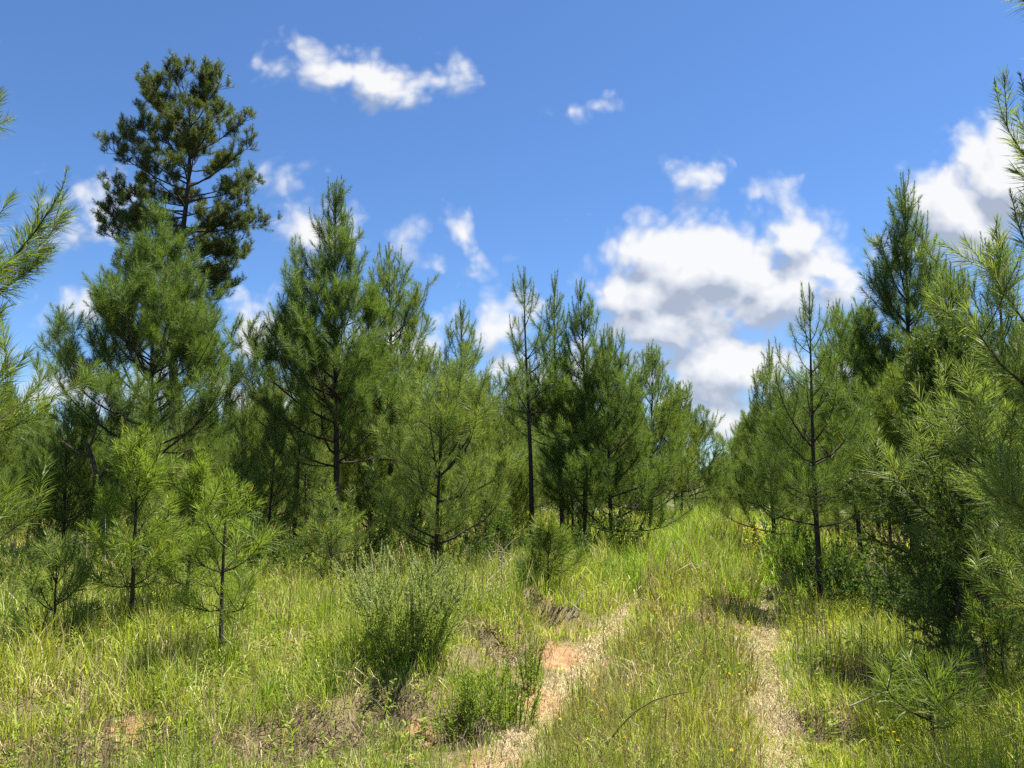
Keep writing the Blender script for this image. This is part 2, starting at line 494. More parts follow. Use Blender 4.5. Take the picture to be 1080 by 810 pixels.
def ground_mat():
    m, nt, N, K = nodes('sandy_soil_and_thatch')
    out = N.new('ShaderNodeOutputMaterial'); bs = N.new('ShaderNodeBsdfPrincipled'); bs.inputs['Roughness'].default_value = .95; bs.inputs['Specular IOR Level'].default_value = .1
    tc = N.new('ShaderNodeTexCoord')
    at_ = N.new('ShaderNodeAttribute'); at_.attribute_name = 'col'
    sp = N.new('ShaderNodeSeparateColor'); K.new(at_.outputs['Color'], sp.inputs[0])

    def noise(s, d, r=.6):
        n = N.new('ShaderNodeTexNoise'); n.inputs['Scale'].default_value = s; n.inputs['Detail'].default_value = d; n.inputs['Roughness'].default_value = r
        K.new(tc.outputs['Object'], n.inputs['Vector']); return n

    def ramp(src, els):
        r = N.new('ShaderNodeValToRGB'); e = r.color_ramp.elements
        e[0].position, e[0].color = els[0][0], (*els[0][1], 1); e[1].position, e[1].color = els[-1][0], (*els[-1][1], 1)
        for p, c in els[1:-1]:
            k = e.new(p); k.color = (*c, 1)
        K.new(src, r.inputs[0]); return r
    n1 = noise(9, 8, .7); n2 = noise(60, 6, .75); n3 = noise(2.2, 4)
    sand = ramp(n1.outputs['Fac'], [(.3, (.19, .10, .045)), (.5, (.29, .172, .083)), (.7, (.37, .25, .135))])
    that = ramp(n2.outputs['Fac'], [(.3, (.07, .052, .028)), (.5, (.15, .115, .06)), (.72, (.30, .25, .14))])
    ruts = ramp(n2.outputs['Fac'], [(.3, (.22, .16, .085)), (.5, (.38, .31, .18)), (.72, (.52, .45, .28))])
    m1 = N.new('ShaderNodeMix'); m1.data_type = 'RGBA'; K.new(that.outputs[0], m1.inputs[6]); K.new(ruts.outputs[0], m1.inputs[7]); K.new(sp.outputs[1], m1.inputs[0])
    fg = ramp(n1.outputs['Fac'], [(.3, (.045, .060, .018)), (.7, (.13, .14, .045))])
    m0 = N.new('ShaderNodeMix'); m0.data_type = 'RGBA'; K.new(sp.outputs[2], m0.inputs[0]); K.new(m1.outputs[2], m0.inputs[6]); K.new(fg.outputs[0], m0.inputs[7])
    m1 = m0
    # bare mask broken up by noise
    ma = N.new('ShaderNodeMath'); ma.operation = 'MULTIPLY_ADD'; K.new(n1.outputs['Fac'], ma.inputs[0]); ma.inputs[1].default_value = .9; ma.inputs[2].default_value = -.45
    ad = N.new('ShaderNodeMath'); ad.operation = 'ADD'; K.new(ma.outputs[0], ad.inputs[0]); K.new(sp.outputs[0], ad.inputs[1])
    mr = N.new('ShaderNodeMapRange'); mr.inputs[1].default_value = .28; mr.inputs[2].default_value = .85; mr.interpolation_type = 'SMOOTHSTEP'; K.new(ad.outputs[0], mr.inputs[0])
    m2 = N.new('ShaderNodeMix'); m2.data_type = 'RGBA'; K.new(mr.outputs[0], m2.inputs[0]); K.new(m1.outputs[2], m2.inputs[6]); K.new(sand.outputs[0], m2.inputs[7])
    bp = N.new('ShaderNodeBump'); bp.inputs['Strength'].default_value = .8; bp.inputs['Distance'].default_value = .02
    K.new(n2.outputs['Fac'], bp.inputs['Height']); K.new(bp.outputs[0], bs.inputs['Normal'])
    K.new(m2.outputs[2], bs.inputs['Base Color']); K.new(bs.outputs[0], out.inputs[0])
    return m


M_GROUND = ground_mat()


# ------------------------------------------------------------------ objects
def tag(o, label=None, cat=None, group=None, kind=None):
    if label: o['label'] = label
    if cat: o['category'] = cat
    if group: o['group'] = group
    if kind: o['kind'] = kind
    return o


def link(name, me, parent=None, loc=None):
    o = bpy.data.objects.new(name, me); COL.objects.link(o)
    if parent is not None: o.parent = parent
    if loc is not None: o.location = loc
    return o


def empty(name, x, y, rz=0, sc=1, dz=0):
    o = bpy.data.objects.new(name, None); COL.objects.link(o)
    o.empty_display_size = .2
    o.location = (x, y, hgt(x, y) - .02 + dz); o.rotation_euler = (0, 0, rz); o.scale = (sc, sc, sc)
    return o


def tree_meshes(kind, data, nmat=None, wmat=None):
    wood, nd = data
    V, Q = tubes(wood)
    tm = build_mesh(kind + '_trunk', V, quad=Q, mat=wmat or M_BARK, smooth=True)
    V, T, Q, C = nd
    cm = build_mesh(kind + '_crown', V, tri=T, quad=Q, col=C, mat=nmat or M_NEEDLE)
    return tm, cm


def plant_tree(name, label, cat, x, y, meshes, rz=0, sc=1, group=None, tilt=0):
    e = empty(name, x, y, rz, sc); tag(e, label, cat, group)
    e.rotation_euler = (tilt, 0, rz)
    link('trunk', meshes[0], e); link('crown', meshes[1], e)
    return e


def place(px_top, py_top, d):
    x, z = at(px_top, py_top, d)
    return x, d, z - hgt(x, d) + .02


# ---- ground: one sheet, fine near the camera, reaching the horizon
def axis(n, near, far, p):
    t = np.linspace(-1, 1, n)
    return np.sign(t) * (near * np.abs(t) + (far - near) * np.abs(t) ** p)


gx = axis(420, 16, 1500, 9); gy = axis(420, 16, 1500, 9) + 9
GX, GY = np.meshgrid(gx, gy)
Z = height(GX, GY)
V = np.stack((GX, GY, Z), -1).reshape(-1, 3)
i = np.arange(420 * 420).reshape(420, 420)
Q = np.stack((i[:-1, :-1], i[:-1, 1:], i[1:, 1:], i[1:, :-1]), -1).reshape(-1, 4)
C = np.stack((bare(GX, GY), rut(GX, GY) * (1 - hollow(GX, GY)), sst(14, 40, np.hypot(GX, GY))), -1).reshape(-1, 3)
tag(link('ground', build_mesh('ground', V, quad=Q, col=C, mat=M_GROUND, smooth=True)), kind='structure')


# ---- grasses
def blades(rng, x, y, hh, width, cols, lean=.55, seg=2, flat=None, az=None):
    """curved blades rooted at x, y"""
    n = len(x)
    z = height(x, y) - .01
    if az is None:
        az = rng.uniform(0, 2 * PI, n)
    ln = np.abs(rng.normal(0, lean, n)) if flat is None else flat
    d = np.stack((np.cos(az), np.sin(az), np.zeros(n)), -1)
    # the blade's flat side: turned about the vertical at random
    tw = az + PI / 2 + rng.normal(0, .9, n)
    s = np.stack((np.cos(tw), np.sin(tw), np.zeros(n)), -1) * (width * .5)[:, None]
    base = np.stack((x, y, z), -1)
    up = np.array([0, 0, 1.])
    a1 = np.clip(ln * .45, 0, 1.45); a2 = np.clip(ln * 1.5, 0, 2.1)
    mid = base + (d * np.sin(a1)[:, None] + up * np.cos(a1)[:, None]) * (hh * .52)[:, None]
    tip = mid + (d * np.sin(a2)[:, None] + up * np.cos(a2)[:, None]) * (hh * .48)[:, None]
    V = np.stack((base - s, base + s, mid - s * .8, mid + s * .8, tip), 1).reshape(-1, 3)
    b = np.arange(n)[:, None] * 5
    return V, b + np.array([2, 3, 4]), b + np.array([0, 1, 3, 2]), np.repeat(cols, 5, 0)


def scatter(rng, n, d0, d1, half=50):
    a = np.radians(rng.uniform(-half, half, n)); d = d0 * (d1 / d0) ** rng.random(n)
    return d * np.sin(a), d * np.cos(a), d


def tufts(rng, x, y, per, spread):
    k = np.repeat(np.arange(len(x)), per)
    n = len(k)
    return k, x[k] + rng.normal(0, 1, n) * spread[k], y[k] + rng.normal(0, 1, n) * spread[k]


def mixcol(a, b, t):
    return a[None] * (1 - t[:, None]) + b[None] * t[:, None]


rng = np.random.default_rng(5)


def wooded(x, y):
    """how far inside the pines"""
    v, s = road(x, y)
    return np.maximum(sst(-3.6, -6.5, v) * sst(10, 15, y), sst(1.2, 3.0, v) * sst(5.5, 9, y))


def meadow(n, seed, dry):
    rng = np.random.default_rng(seed)
    x, y, d = scatter(rng, n, 2.3, 48)
    v, s = road(x, y)
    med = (v > -1.3) & (v < -.05)
    patch = fbm(x * .8, y * .8, 41); p2 = fbm(x * 2.5, y * 2.5, 43)
    keep = (1 - .97 * rut(x, y)) * (1 - .93 * np.clip(bare(x, y) * 1.7, 0, 1)) * (1 - .65 * wooded(x, y)) * (1 - (.9 if not dry else .3) * hollow(x, y))
    keep *= .45 + .9 * (p2 if not dry else 1 - p2)
    k = rng.random(n) < keep
    x, y, d, v, s, patch, p2, med = (q[k] for q in (x, y, d, v, s, patch, p2, med))
    big = rng.random(len(x)) < (.07 if not dry else .05)
    per = np.where(big, 26, 8) if not dry else np.where(big, 16, 4)
    sp_ = (.022 + .0035 * d) * np.where(big, 1.2, 1)
    kk, bx, by = tufts(rng, x, y, per, sp_)
    # blades of a tuft fan outwards; each tuft also leans its own way
    ta = rng.uniform(0, 2 * PI, len(x)); tl = rng.uniform(.2, 1.0, len(x))
    ox, oy = (bx - x[kk]) / sp_[kk] + np.cos(ta)[kk] * tl[kk], (by - y[kk]) / sp_[kk] + np.sin(ta)[kk] * tl[kk]
    az = np.arctan2(oy, ox) + rng.normal(0, .4, len(kk))
    ln = np.abs(rng.normal(0, .55 if not dry else .8, len(kk))) * (.5 + .5 * np.hypot(ox, oy).clip(0, 2)) + .12
    hv = .13 + .30 * patch
    hv = np.where(v < -2.2, hv * 1.12, hv)
    hv = np.where(med, (.17 + .16 * patch), hv)
    hs = np.zeros_like(x)
    for gx, gy, rx, ry in HOLLOW:
        hs = np.maximum(hs, np.exp(-(((x - gx) / (rx * 1.5)) ** 2 + ((y - gy + .35) / (ry + .45)) ** 2)))
    hv = hv * (1 - .62 * hs)
    # tall fresh grass down the middle of the track, and either side, farther along
    tall = sst(8.5, 12.5, s) * sst(-2.6, -1.6, v) * (1 - sst(.6, 1.6, v))
    hv = hv + tall * .36
    hv *= (1 - .5 * np.exp(-((v - .1) / .45) ** 2) * (1 - .35 * tall)) * (1 - .5 * np.exp(-((v + 1.47) / .45) ** 2) * (1 - sst(9, 12, s)))
    hv = hv * np.where(big, 1.3, 1)
    h = hv[kk] * rng.uniform(.5, 1.3, len(kk)) * (1 if not dry else 1.05)
    w = np.maximum(.0042, .00105 * d)[kk] * rng.uniform(.7, 1.3, len(kk))
    if not dry:
        t = np.clip(.40 + 1.2 * (fbm(x * .6, y * .6, 51) - .45) + .26 * rng.normal(size=len(x)), 0, 1)
        c = mixcol(A(.165, .265, .028), A(.425, .460, .062), t)
        t2 = sst(.15, .9, tall)
        c = c * (1 - .75 * t2[:, None]) + A(.265, .410, .030)[None] * (.75 * t2[:, None])
        sel = rng.random(len(x)) < .09
        c[sel] = A(.50, .44, .20)
        sel = med & (rng.random(len(x)) < .33)
        c[sel] = A(.235, .19, .075)
    else:
        c = mixcol(A(.28, .21, .10), A(.58, .50, .29), rng.random(len(x)))
    c = c[kk] * rng.uniform(.8, 1.2, (len(kk), 1))
    return blades(rng, bx, by, h, w, c, flat=np.clip(ln, 0, 1.7), az=az)


tag(link('meadow_grass', (lambda r: build_mesh('meadow_grass', r[0], r[1], r[2], r[3], M_GRASS))(meadow(46000, 5, False))),
    'green and yellowish meadow grass growing over the field and between the ruts', 'grass', kind='stuff')
tag(link('dry_grass', (lambda r: build_mesh('dry_grass', r[0], r[1], r[2], r[3], M_STRAW))(meadow(11500, 6, True))),
    'pale dead grass leaning among the green meadow grass', 'dry grass', kind='stuff')


def thatch(seed):
    """short cut straw lying in the two wheel ruts and round the bare soil"""
    rng = np.random.default_rng(seed)
    n = 150000
    s = 3.2 * (30 / 3.2) ** rng.random(n); left = rng.random(n) < .4
    lv, rv = track_v(s)
    v = np.where(left, lv, rv) + rng.normal(0, .19, n) * np.where(left, .7, 1)
    x = v * RL[0] + s * RD[0]; y = v * RL[1] + s * RD[1]
    k = rng.random(n) < np.clip(rut(x, y) * 1.2 + .12, 0, 1) * (1 - .75 * np.clip(bare(x, y) * 1.5, 0, 1))
    x, y = x[k], y[k]; m = len(x); d = np.hypot(x, y)
    h = rng.uniform(.03, .10, m); w = np.maximum(.004, .0009 * d)
    c = mixcol(A(.26, .19, .09), A(.60, .52, .32), rng.random(m))
    g = rng.random(m) < .12; c[g] = A(.20, .23, .06)
    return blades(rng, x, y, h, w, c, flat=rng.uniform(.6, 1.5, m))


tag(link('rut_straw', (lambda r: build_mesh('rut_straw', r[0], r[1], r[2], r[3], M_STRAW))(thatch(8))),
    'flattened pale straw lying in the two wheel ruts', 'straw', kind='stuff')


def seedstems(seed, n):
    """thin upright flowering grass stems"""
    rng = np.random.default_rng(seed)
    x, y, d = scatter(rng, n, 3.0, 30, 42)
    v, s = road(x, y)
    keep = (1 - .97 * rut(x, y)) * (1 - .9 * np.clip(bare(x, y) * 1.9, 0, 1)) * (1 - .8 * wooded(x, y)) * sst(.40, .62, fbm(x * 1.1, y * 1.1, 61))
    k = rng.random(n) < keep
    x, y, d, v, s = (q[k] for q in (x, y, d, v, s)); m = len(x)
    med = (v > -1.3) & (v < 0)
    h = rng.uniform(.35, .62, m) * np.where(med, .75, 1) + .3 * sst(10, 14, s) * (v > -2.2) * (v < 1)
    w = np.maximum(.0035, .0009 * d)
    c = mixcol(A(.16, .11, .06), A(.30, .24, .12), rng.random(m))
    g = rng.random(m) < .4; c[g] = A(.14, .17, .05)
    r = blades(rng, x, y, h, w, c, flat=np.abs(rng.normal(0, .13, m)))
    # narrow heads
    hx, hy = x, y
    tip = r[0].reshape(-1, 5, 3)[:, 4]; mid = r[0].reshape(-1, 5, 3)[:, 2:4].mean(1)
    ax = unit(tip - mid); p0 = tip - ax * .07
    segs = np.concatenate((p0, tip, np.zeros((m, 1)), np.ones((m, 1)), np.full((m, 1), .022)), 1)
    near = d < 12
    hd = needles(rng, segs[near], 110, .004, False, (A(.28, .22, .11), A(.15, .11, .06), A(.2, .15, .08)), a0=35, a1=12)
    V = np.concatenate((r[0], hd[0])); T = np.concatenate((r[1], hd[1] + len(r[0])))
    return V, T, r[2], np.concatenate((r[3], hd[3]))


tag(link('seeding_grass', (lambda r: build_mesh('seeding_grass', r[0], r[1], r[2], r[3], M_STRAW))(seedstems(9, 9000))),
    'thin brown seed stems standing above the meadow grass', 'seeding grass', kind='stuff')


def field_weeds(seed, n):
    """low broad-leaved weeds mixed into the grass"""
    rng = np.random.default_rng(seed)
    x, y, d = scatter(rng, n, 3.2, 20, 42)
    v, s = road(x, y)
    keep = (1 - rut(x, y)) * (1 - np.clip(bare(x, y) * 1.5, 0, 1)) * sst(.42, .66, fbm(x * 1.7, y * 1.7, 91)) * np.where((v > -1.3) & (v < 0), .35, 1)
    k = rng.random(n) < keep
    x, y, d = x[k], y[k], d[k]; m = len(x)
    z = height(x, y)
    H = rng.uniform(.14, .42, m); az = rng.uniform(0, 6.28, m); ln = rng.uniform(0, .4, m)
    p0 = np.stack((x, y, z + .03), 1); p1 = p0 + np.stack((np.cos(az) * ln * H, np.sin(az) * ln * H, H), 1)
    segs = np.concatenate((p0, p1, np.zeros((m, 1)), np.ones((m, 1)), rng.uniform(.05, .10, (m, 1))), 1)
    hue = rng.random()
    return needles(rng, segs, 80, .010, True, (A(.32, .38, .06), A(.16, .22, .035), A(.36, .22, .09), .05), a0=80, a1=35, taper=.5, droop=.35)


tag(link('low_weeds', (lambda r: build_mesh('low_weeds', r[0], r[1], r[2], r[3], M_LEAF))(field_weeds(14, 2000))),
    'low broad leaved weeds mixed into the meadow grass', 'weeds', kind='stuff')


def hollow_thatch(seed):
    """matted dead grass hanging over the small hollows"""
    rng = np.random.default_rng(seed)
    xs, ys = [], []
    for gx, gy, rx, ry in HOLLOW:
        n = int(4500 * rx * ry) + 120
        xs.append(gx + rng.normal(0, rx * .75, n)); ys.append(gy + rng.normal(0, ry * .9, n))
    x, y = np.concatenate(xs), np.concatenate(ys); m = len(x)
    c = mixcol(A(.06, .045, .03), A(.36, .30, .20), rng.random(m) ** 2.6)  # dead grass brown, darkened further so the colour carries the hollows' shade
    return blades(rng, x, y, rng.uniform(.08, .26, m), np.full(m, .0045), c, flat=rng.uniform(.5, 1.6, m))


tag(link('dead_thatch', (lambda r: build_mesh('dead_thatch', r[0], r[1], r[2], r[3], M_STRAW))(hollow_thatch(15))),
    'matted brown dead grass, coloured darker for shade, round small hollows in the field', 'dead grass', kind='stuff')


def litter(seed):
    """pine straw and fallen twigs under the trees"""
    rng = np.random.default_rng(seed)
    x, y, d = scatter(rng, 90000, 6, 40)
    k = rng.random(len(x)) < wooded(x, y) * .95
    x, y, d = x[k], y[k], d[k]; m = len(x)
    c = mixcol(A(.12, .065, .03), A(.30, .19, .09), rng.random(m))
    return blades(rng, x, y, rng.uniform(.10, .24, m), np.maximum(.004, .001 * d), c, flat=rng.uniform(.5, 1.45, m))


tag(link('pine_straw', (lambda r: build_mesh('pine_straw', r[0], r[1], r[2], r[3], M_STRAW))(litter(10))),
    'brown fallen pine straw and dead stalks under the pines', 'pine straw', kind='stuff')

# ------------------------------------------------------------------ key pines
KEY = [
    # name, label, px_top, py_top, distance, generator arguments
    ('pine_tree', 'conical pine with broad full crown standing in front of the tall old pine', 176, 192, 13.0, dict(seed=11, base=.27, Lmax=2.45, dens=1.4, cone=.95, full=1.0, pal=PINE_D)),
    ('pine_tree', 'tallest pointed pine of the left stand with dense spiky top', 366, 174, 13.2, dict(seed=12, base=.24, Lmax=2.45, dens=1.3, cone=1.0, pal=PINE_D)),
    ('pine_tree', 'bushy pine close behind the tallest pointed pine, its shoulder showing to the right', 416, 240, 15.0, dict(seed=13, base=.28, Lmax=2.16, cone=.75)),
    ('pine_tree', 'bare stemmed thin pine beside the tallest pointed pine', 318, 300, 14.8, dict(seed=14, base=.42, Lmax=1.68)),
    ('pine_tree', 'pine showing only a thin forked leader above the pale green pine', 484, 303, 16.5, dict(seed=15, base=.35, Lmax=1.68, dens=.8)),
    ('pine_tree', 'slender open pine with long bare dark stem and upright tufted top', 560, 266, 14.2, dict(seed=16, base=.48, Lmax=1.50, dens=.75, whorl=.5, pal=PINE_D)),
    ('pine_tree', 'dark straight pine right beside the slender open pine', 592, 274, 15.0, dict(seed=17, base=.30, Lmax=1.50, pal=PINE_D)),
    ('pine_tree', 'dark full pine at the right end of the dense clump beside the track', 613, 283, 14.4, dict(seed=18, base=.20, Lmax=1.74, pal=PINE_D, dens=1.05)),
    ('pine_tree', 'low spreading pine with branches sweeping over the left edge of the track', 642, 332, 14.0, dict(seed=19, base=.10, Lmax=1.92, dens=1.1, cone=.7, pal=PINE_D)),
    ('pine_tree', 'pine with blunt shaggy top on the left edge of the track beyond the dense clump', 682, 350, 21.0, dict(seed=20, base=.10, Lmax=2.40, width=.0055, per_m=260, cone=.7)),
    ('pine_tree', 'last pine on the left edge of the track with its dark foot showing above grass', 715, 392, 27.0, dict(seed=21, base=.16, Lmax=2.40, width=.0065, per_m=220, cone=.6, pal=PINE_D)),
    ('pine_tree', 'pale silvery green half grown pine in front of the left stand', 462, 372, 10.5, dict(seed=22, base=.16, Lmax=1.62, width=.0034, per_m=330, cone=.6, pal=PINE_S, two=True)),
    ('pine_tree', 'tall pointed pine rising above the right hand stand', 938, 168, 11.0, dict(seed=23, base=.18, Lmax=2.2, dens=1.25, cone=.95, pal=PINE_D)),
    ('pine_tree', 'slim pine with a bare black stem beside the right rut', 850, 284, 9.3, dict(seed=24, base=.26, Lmax=1.28, dens=1.0, width=.0032, pal=PINE_D)),
    ('pine_tree', 'pine rising between the slim pine and the tall pointed pine of the right hand stand', 893, 300, 12.5, dict(seed=25, base=.15, Lmax=1.80)),
    ('pine_tree', 'shaggy pine at the inner edge of the right stand beyond the slim pine', 808, 345, 15.5, dict(seed=26, base=.12, Lmax=1.62, dens=1.05)),
    ('pine_tree', 'full dark pine standing between the cedar and the right edge pine', 1052, 238, 8.2, dict(seed=29, base=.12, Lmax=1.5, dens=1.2)),
    ('pine_tree', 'pine top rising just behind the cedar', 1000, 262, 9.5, dict(seed=27, base=.2, Lmax=1.68)),
]
for name, label, px, py, d, kw in KEY:
    x, y, H = place(px, py + 14, d)
    plant_tree(name, label, 'pine', x, y, tree_meshes(name, young_pine(H=H, **kw)))

# the two near pines whose stems stand just outside the picture
plant_tree('pine_tree', 'near pine at the left edge with long needled branches reaching into view', 'pine', -3.62, 4.05,
           tree_meshes('near_pine', young_pine(37, 5.7, .06, 1.82, NL=.19, per_m=320, width=.0034, two=True, pal=PINE, whorl=.26, dens=1.15, cone=.72)))
plant_tree('pine_tree', 'near pine at the right edge with long needled shoots against the sky', 'pine', 3.0, 3.65,
           tree_meshes('near_pine', young_pine(34, 4.95, .16, 1.18, NL=.165, per_m=330, width=.0036, two=True, pal=PINE_S, whorl=.24, dens=1.35, cone=.75)))
plant_tree('pine_tree', 'pale needled young pine standing in front of the cedar', 'pine', 3.15, 5.2,
           tree_meshes('pale_pine', young_pine(33, 2.35, .35, .95, NL=.19, per_m=260, width=.0036, two=True, pal=PINE_S, dens=.8)), tilt=0)

# tall mature pine
x, y, H = place(200, 100, 30.0)
plant_tree('pine_tree', 'very tall old pine with open rounded crown rising above the left stand', 'pine', x, y, tree_meshes('tall_pine', tall_pine(3, H)))

# cedar
plant_tree('cedar_tree', 'dark green cedar with fine foliage filling the right hand edge of the stand', 'cedar', 3.55, 6.2, tree_meshes('cedar', cedar(4, 2.65, .85), M_CEDAR))
plant_tree('cedar_tree', 'low dark cedar bush at the foot of the larger cedar', 'cedar', 3.12, 5.35, tree_meshes('cedar', cedar(7, 1.35, .62), M_CEDAR))

# saplings
SAP = [
    ('pine_sapling', 'yellowish bushy pine sapling left of the bright waist high sapling', 150, 452, 6.9, dict(seed=41, base=.22, Lmax=.56, pal=PINE_Y, dens=1.15, cone=.5)),
    ('pine_sapling', 'slightly farther yellow green sapling between the bushy sapling and the waist high sapling', 205, 470, 7.5, dict(seed=46, base=.2, Lmax=.46, pal=PINE_Y, dens=1.15, cone=.5)),
    ('pine_sapling', 'bright green waist high pine sapling with a bare lower stem in the left field', 242, 492, 6.05, dict(seed=42, base=.30, Lmax=.50, pal=PINE_Y, dens=1.15, cone=.55)),
    ('pine_sapling', 'small rounded pine seedling beside the bare sandy bank', 577, 560, 8.7, dict(seed=43, base=.22, Lmax=.42, pal=PINE, dens=1.3, cone=.45)),
    ('pine_sapling', 'loose young pine between the pale silvery pine and the left stand', 352, 520, 9.6, dict(seed=44, base=.12, Lmax=.6, pal=PINE_S, dens=1.0, cone=.5)),
    ('pine_sapling', 'thin sparse pine sapling among dead twigs in the bottom right corner', 978, 690, 4.4, dict(seed=45, base=.35, Lmax=.34, pal=PINE, dens=.7, cone=.5)),
    ('pine_sapling', 'young pine half hidden in tall grass just right of the left edge branches', 62, 585, 6.6, dict(seed=47, base=.15, Lmax=.42, pal=PINE_S, dens=1.0, cone=.5)),
    ('pine_sapling', 'small pine seedling standing in shade under the right edge pine', 1055, 655, 4.9, dict(seed=48, base=.2, Lmax=.35, pal=PINE, dens=.9, cone=.5)),
]
for name, label, px, py, d, kw in SAP:
    x, y, H = place(px, py, d)
    plant_tree(name, label, 'pine sapling', x, y, tree_meshes('sapling', young_pine(H=H, NL=.195, per_m=310, width=.0040, two=True, whorl=.20, dead=4, sub=.10, full=.9, up=.6, **kw)))

# ------------------------------------------------------------------ the stands behind: copies of a few pines
VAR = []
for k, (H, base, Lm, pal) in enumerate(((5.4, .16, 1.8, PINE), (5.8, .26, 1.8, PINE_D), (5.0, .06, 1.9, PINE), (6.0, .20, 1.7, PINE_D), (4.6, .05, 1.8, PINE_S), (5.6, .10, 1.9, PINE))):
    VAR.append((H, tree_meshes('stand_pine', young_pine(60 + k, H, base, Lm, per_m=230, width=.0060, pal=pal, dens=.9, cone=.72))))
FAR = []
for k, (H, base, Lm, pal) in enumerate(((5.4, .05, 2.0, PINE), (5.8, .08, 2.0, PINE_D), (5.0, .03, 2.1, PINE))):
    FAR.append((H, tree_meshes('far_pine', young_pine(80 + k, H, base, Lm, per_m=110, width=.013, pal=pal, dens=.75, cone=.7, NL=.19))))

SKY = [(-200, 380), (60, 400), (230, 395), (300, 370), (400, 345), (480, 365), (560, 375), (640, 375), (690, 420), (722, 452), (745, 470), (765, 460), (785, 430), (805, 400), (860, 375), (920, 345), (1000, 330), (1300, 300)]


def skyline(px):
    return float(np.interp(px, [s[0] for s in SKY], [s[1] for s in SKY]))


R = random.Random(17)
spots = []
taken = [(o.location.x, o.location.y) for o in COL.objects if o.type == 'EMPTY' and o.get('category') == 'pine']


def free(x, y, m):
    return all((x - a) ** 2 + (y - b) ** 2 > m * m for a, b in taken)


def stand(count, ylo, yhi, vlo, vhi, gap, label, group, pool, jit=(0, 70), hmax=8.0):
    made = 0
    for _ in range(9000):
        if made >= count:
            break
        y = ylo * (yhi / ylo) ** R.random(); px = R.uniform(-60, 1140) if ylo < 70 else R.uniform(630, 880)
        x, _z = at(px, 450, y)
        v, s = road(x, y)
        if not (vlo <= v <= vhi) or not free(x, y, gap):
            continue
        py = skyline(px) + R.uniform(*jit)
        _x, zt = at(px, py, y)
        H = min(max(zt - hgt(x, y), 2.6), hmax)
        h0, ms = R.choice(pool)
        e = plant_tree('pine_tree', label, 'pine', x, y, ms, R.uniform(0, 6.28), H / h0, group)
        e.scale = (H / h0 * R.uniform(.85, 1.15),) * 2 + (H / h0,)
        taken.append((x, y)); made += 1
    return made


nl = stand(40, 12.5, 18, -60, -3.4, 1.15, 'green pine in the crowded front rows left of the track', 'pines of the left stand, front rows', VAR, (25, 110))
nl2 = stand(54, 18, 30, -60, -3.3, 1.5, 'green pine standing deep in the stand left of the track', 'pines deep in the left stand', VAR, (0, 70))
nr_ = stand(16, 8.5, 15, 2.1, 60, 1.15, 'green pine in the crowded front rows right of the track', 'pines of the right stand, front rows', VAR, (15, 100))
nr2 = stand(24, 15, 32, 1.7, 60, 1.6, 'green pine standing deep in the stand right of the track', 'pines deep in the right stand', VAR, (0, 60))
nl3 = stand(40, 30, 46, -60, -3.5, 1.9, 'small distant pine seen between the stems of the left stand', 'distant pines behind the left stand', FAR, (10, 60), 9)
nr3 = stand(14, 32, 46, 2.2, 60, 1.9, 'small distant pine seen between the stems of the right stand', 'distant pines behind the right stand', FAR, (10, 60), 9)
nf = stand(80, 38, 75, -60, 60, 1.7, 'distant pine in the row closing the far end of the track', 'distant pines at the end of the track', FAR, (-4, 26), 9)
nff = stand(30, 78, 112, -60, 60, 2.0, 'distant pine in the row closing the far end of the track', 'distant pines at the end of the track', FAR, (2, 22), 12)
print('stands', nff, nl, nl2, nr_, nr2, nf)

# ------------------------------------------------------------------ bushes and herbs
def herb(name, label, cat, x, y, data, rz=0, sc=1, group=None, mats=(M_STEM, M_LEAF), foliage='foliage'):
    wood, nd, ex = data
    e = empty(name, x, y, rz, sc); tag(e, label, cat, group)
    V, Q = tubes(wood)
    link('stems', build_mesh('stems', V, quad=Q, mat=mats[0], smooth=True), e)
    link(foliage, build_mesh(foliage, nd[0], nd[1], nd[2], nd[3], mats[1]), e)
    if ex:
        link('seed_heads', build_mesh('seed_heads', ex[0], ex[1], ex[2], ex[3], mats[1]), e)
    return e


def copy_thing(src, x, y, rz, sc, label=None):
    c = src.copy(); COL.objects.link(c)
    c.location = (x, y, hgt(x, y) - .02); c.rotation_euler = (0, 0, rz); c.scale = (sc, sc, sc)
    if label: c['label'] = label
    for ch in src.children:
        k = ch.copy(); COL.objects.link(k); k.parent = c
    return c


BUSH = (A(.33, .43, .085), A(.22, .30, .06), A(.30, .25, .14), .03)
SILV = (A(.52, .53, .34), A(.36, .39, .22), A(.40, .36, .26), .05)
gx_, gy_ = onground(430, 728)
herb('bush', 'rounded grey green bush with silvery tips in the left foreground', 'bush', gx_, gy_ + .05,
     stems_plant(1, 150, .80, .60, .036, .0042, BUSH, SILV, 190, .66, 4))
FEN = (A(.260, .350, .045), A(.150, .230, .035), A(.25, .22, .08), .02)
fen = [(538, 760, .36), (508, 748, .34), (474, 756, .30), (558, 728, .42)]
fl = ['upright bright green weed clump at the edge of the bare left rut', 'bright green weed clump between the silvery bush and the rut edge clump',
      'soft green weed clump at the right foot of the silvery bush', 'narrow dark green weed spike beside the sandy bank']
for k, (px, py, h) in enumerate(fen):
    a, b = onground(px, py)
    herb('weed_clump', fl[k], 'weed', a, b, stems_plant(20 + k, 30 if k < 3 else 14, h, .5 if k < 3 else .12, .05, .006, FEN, None, 150, .28, 1))

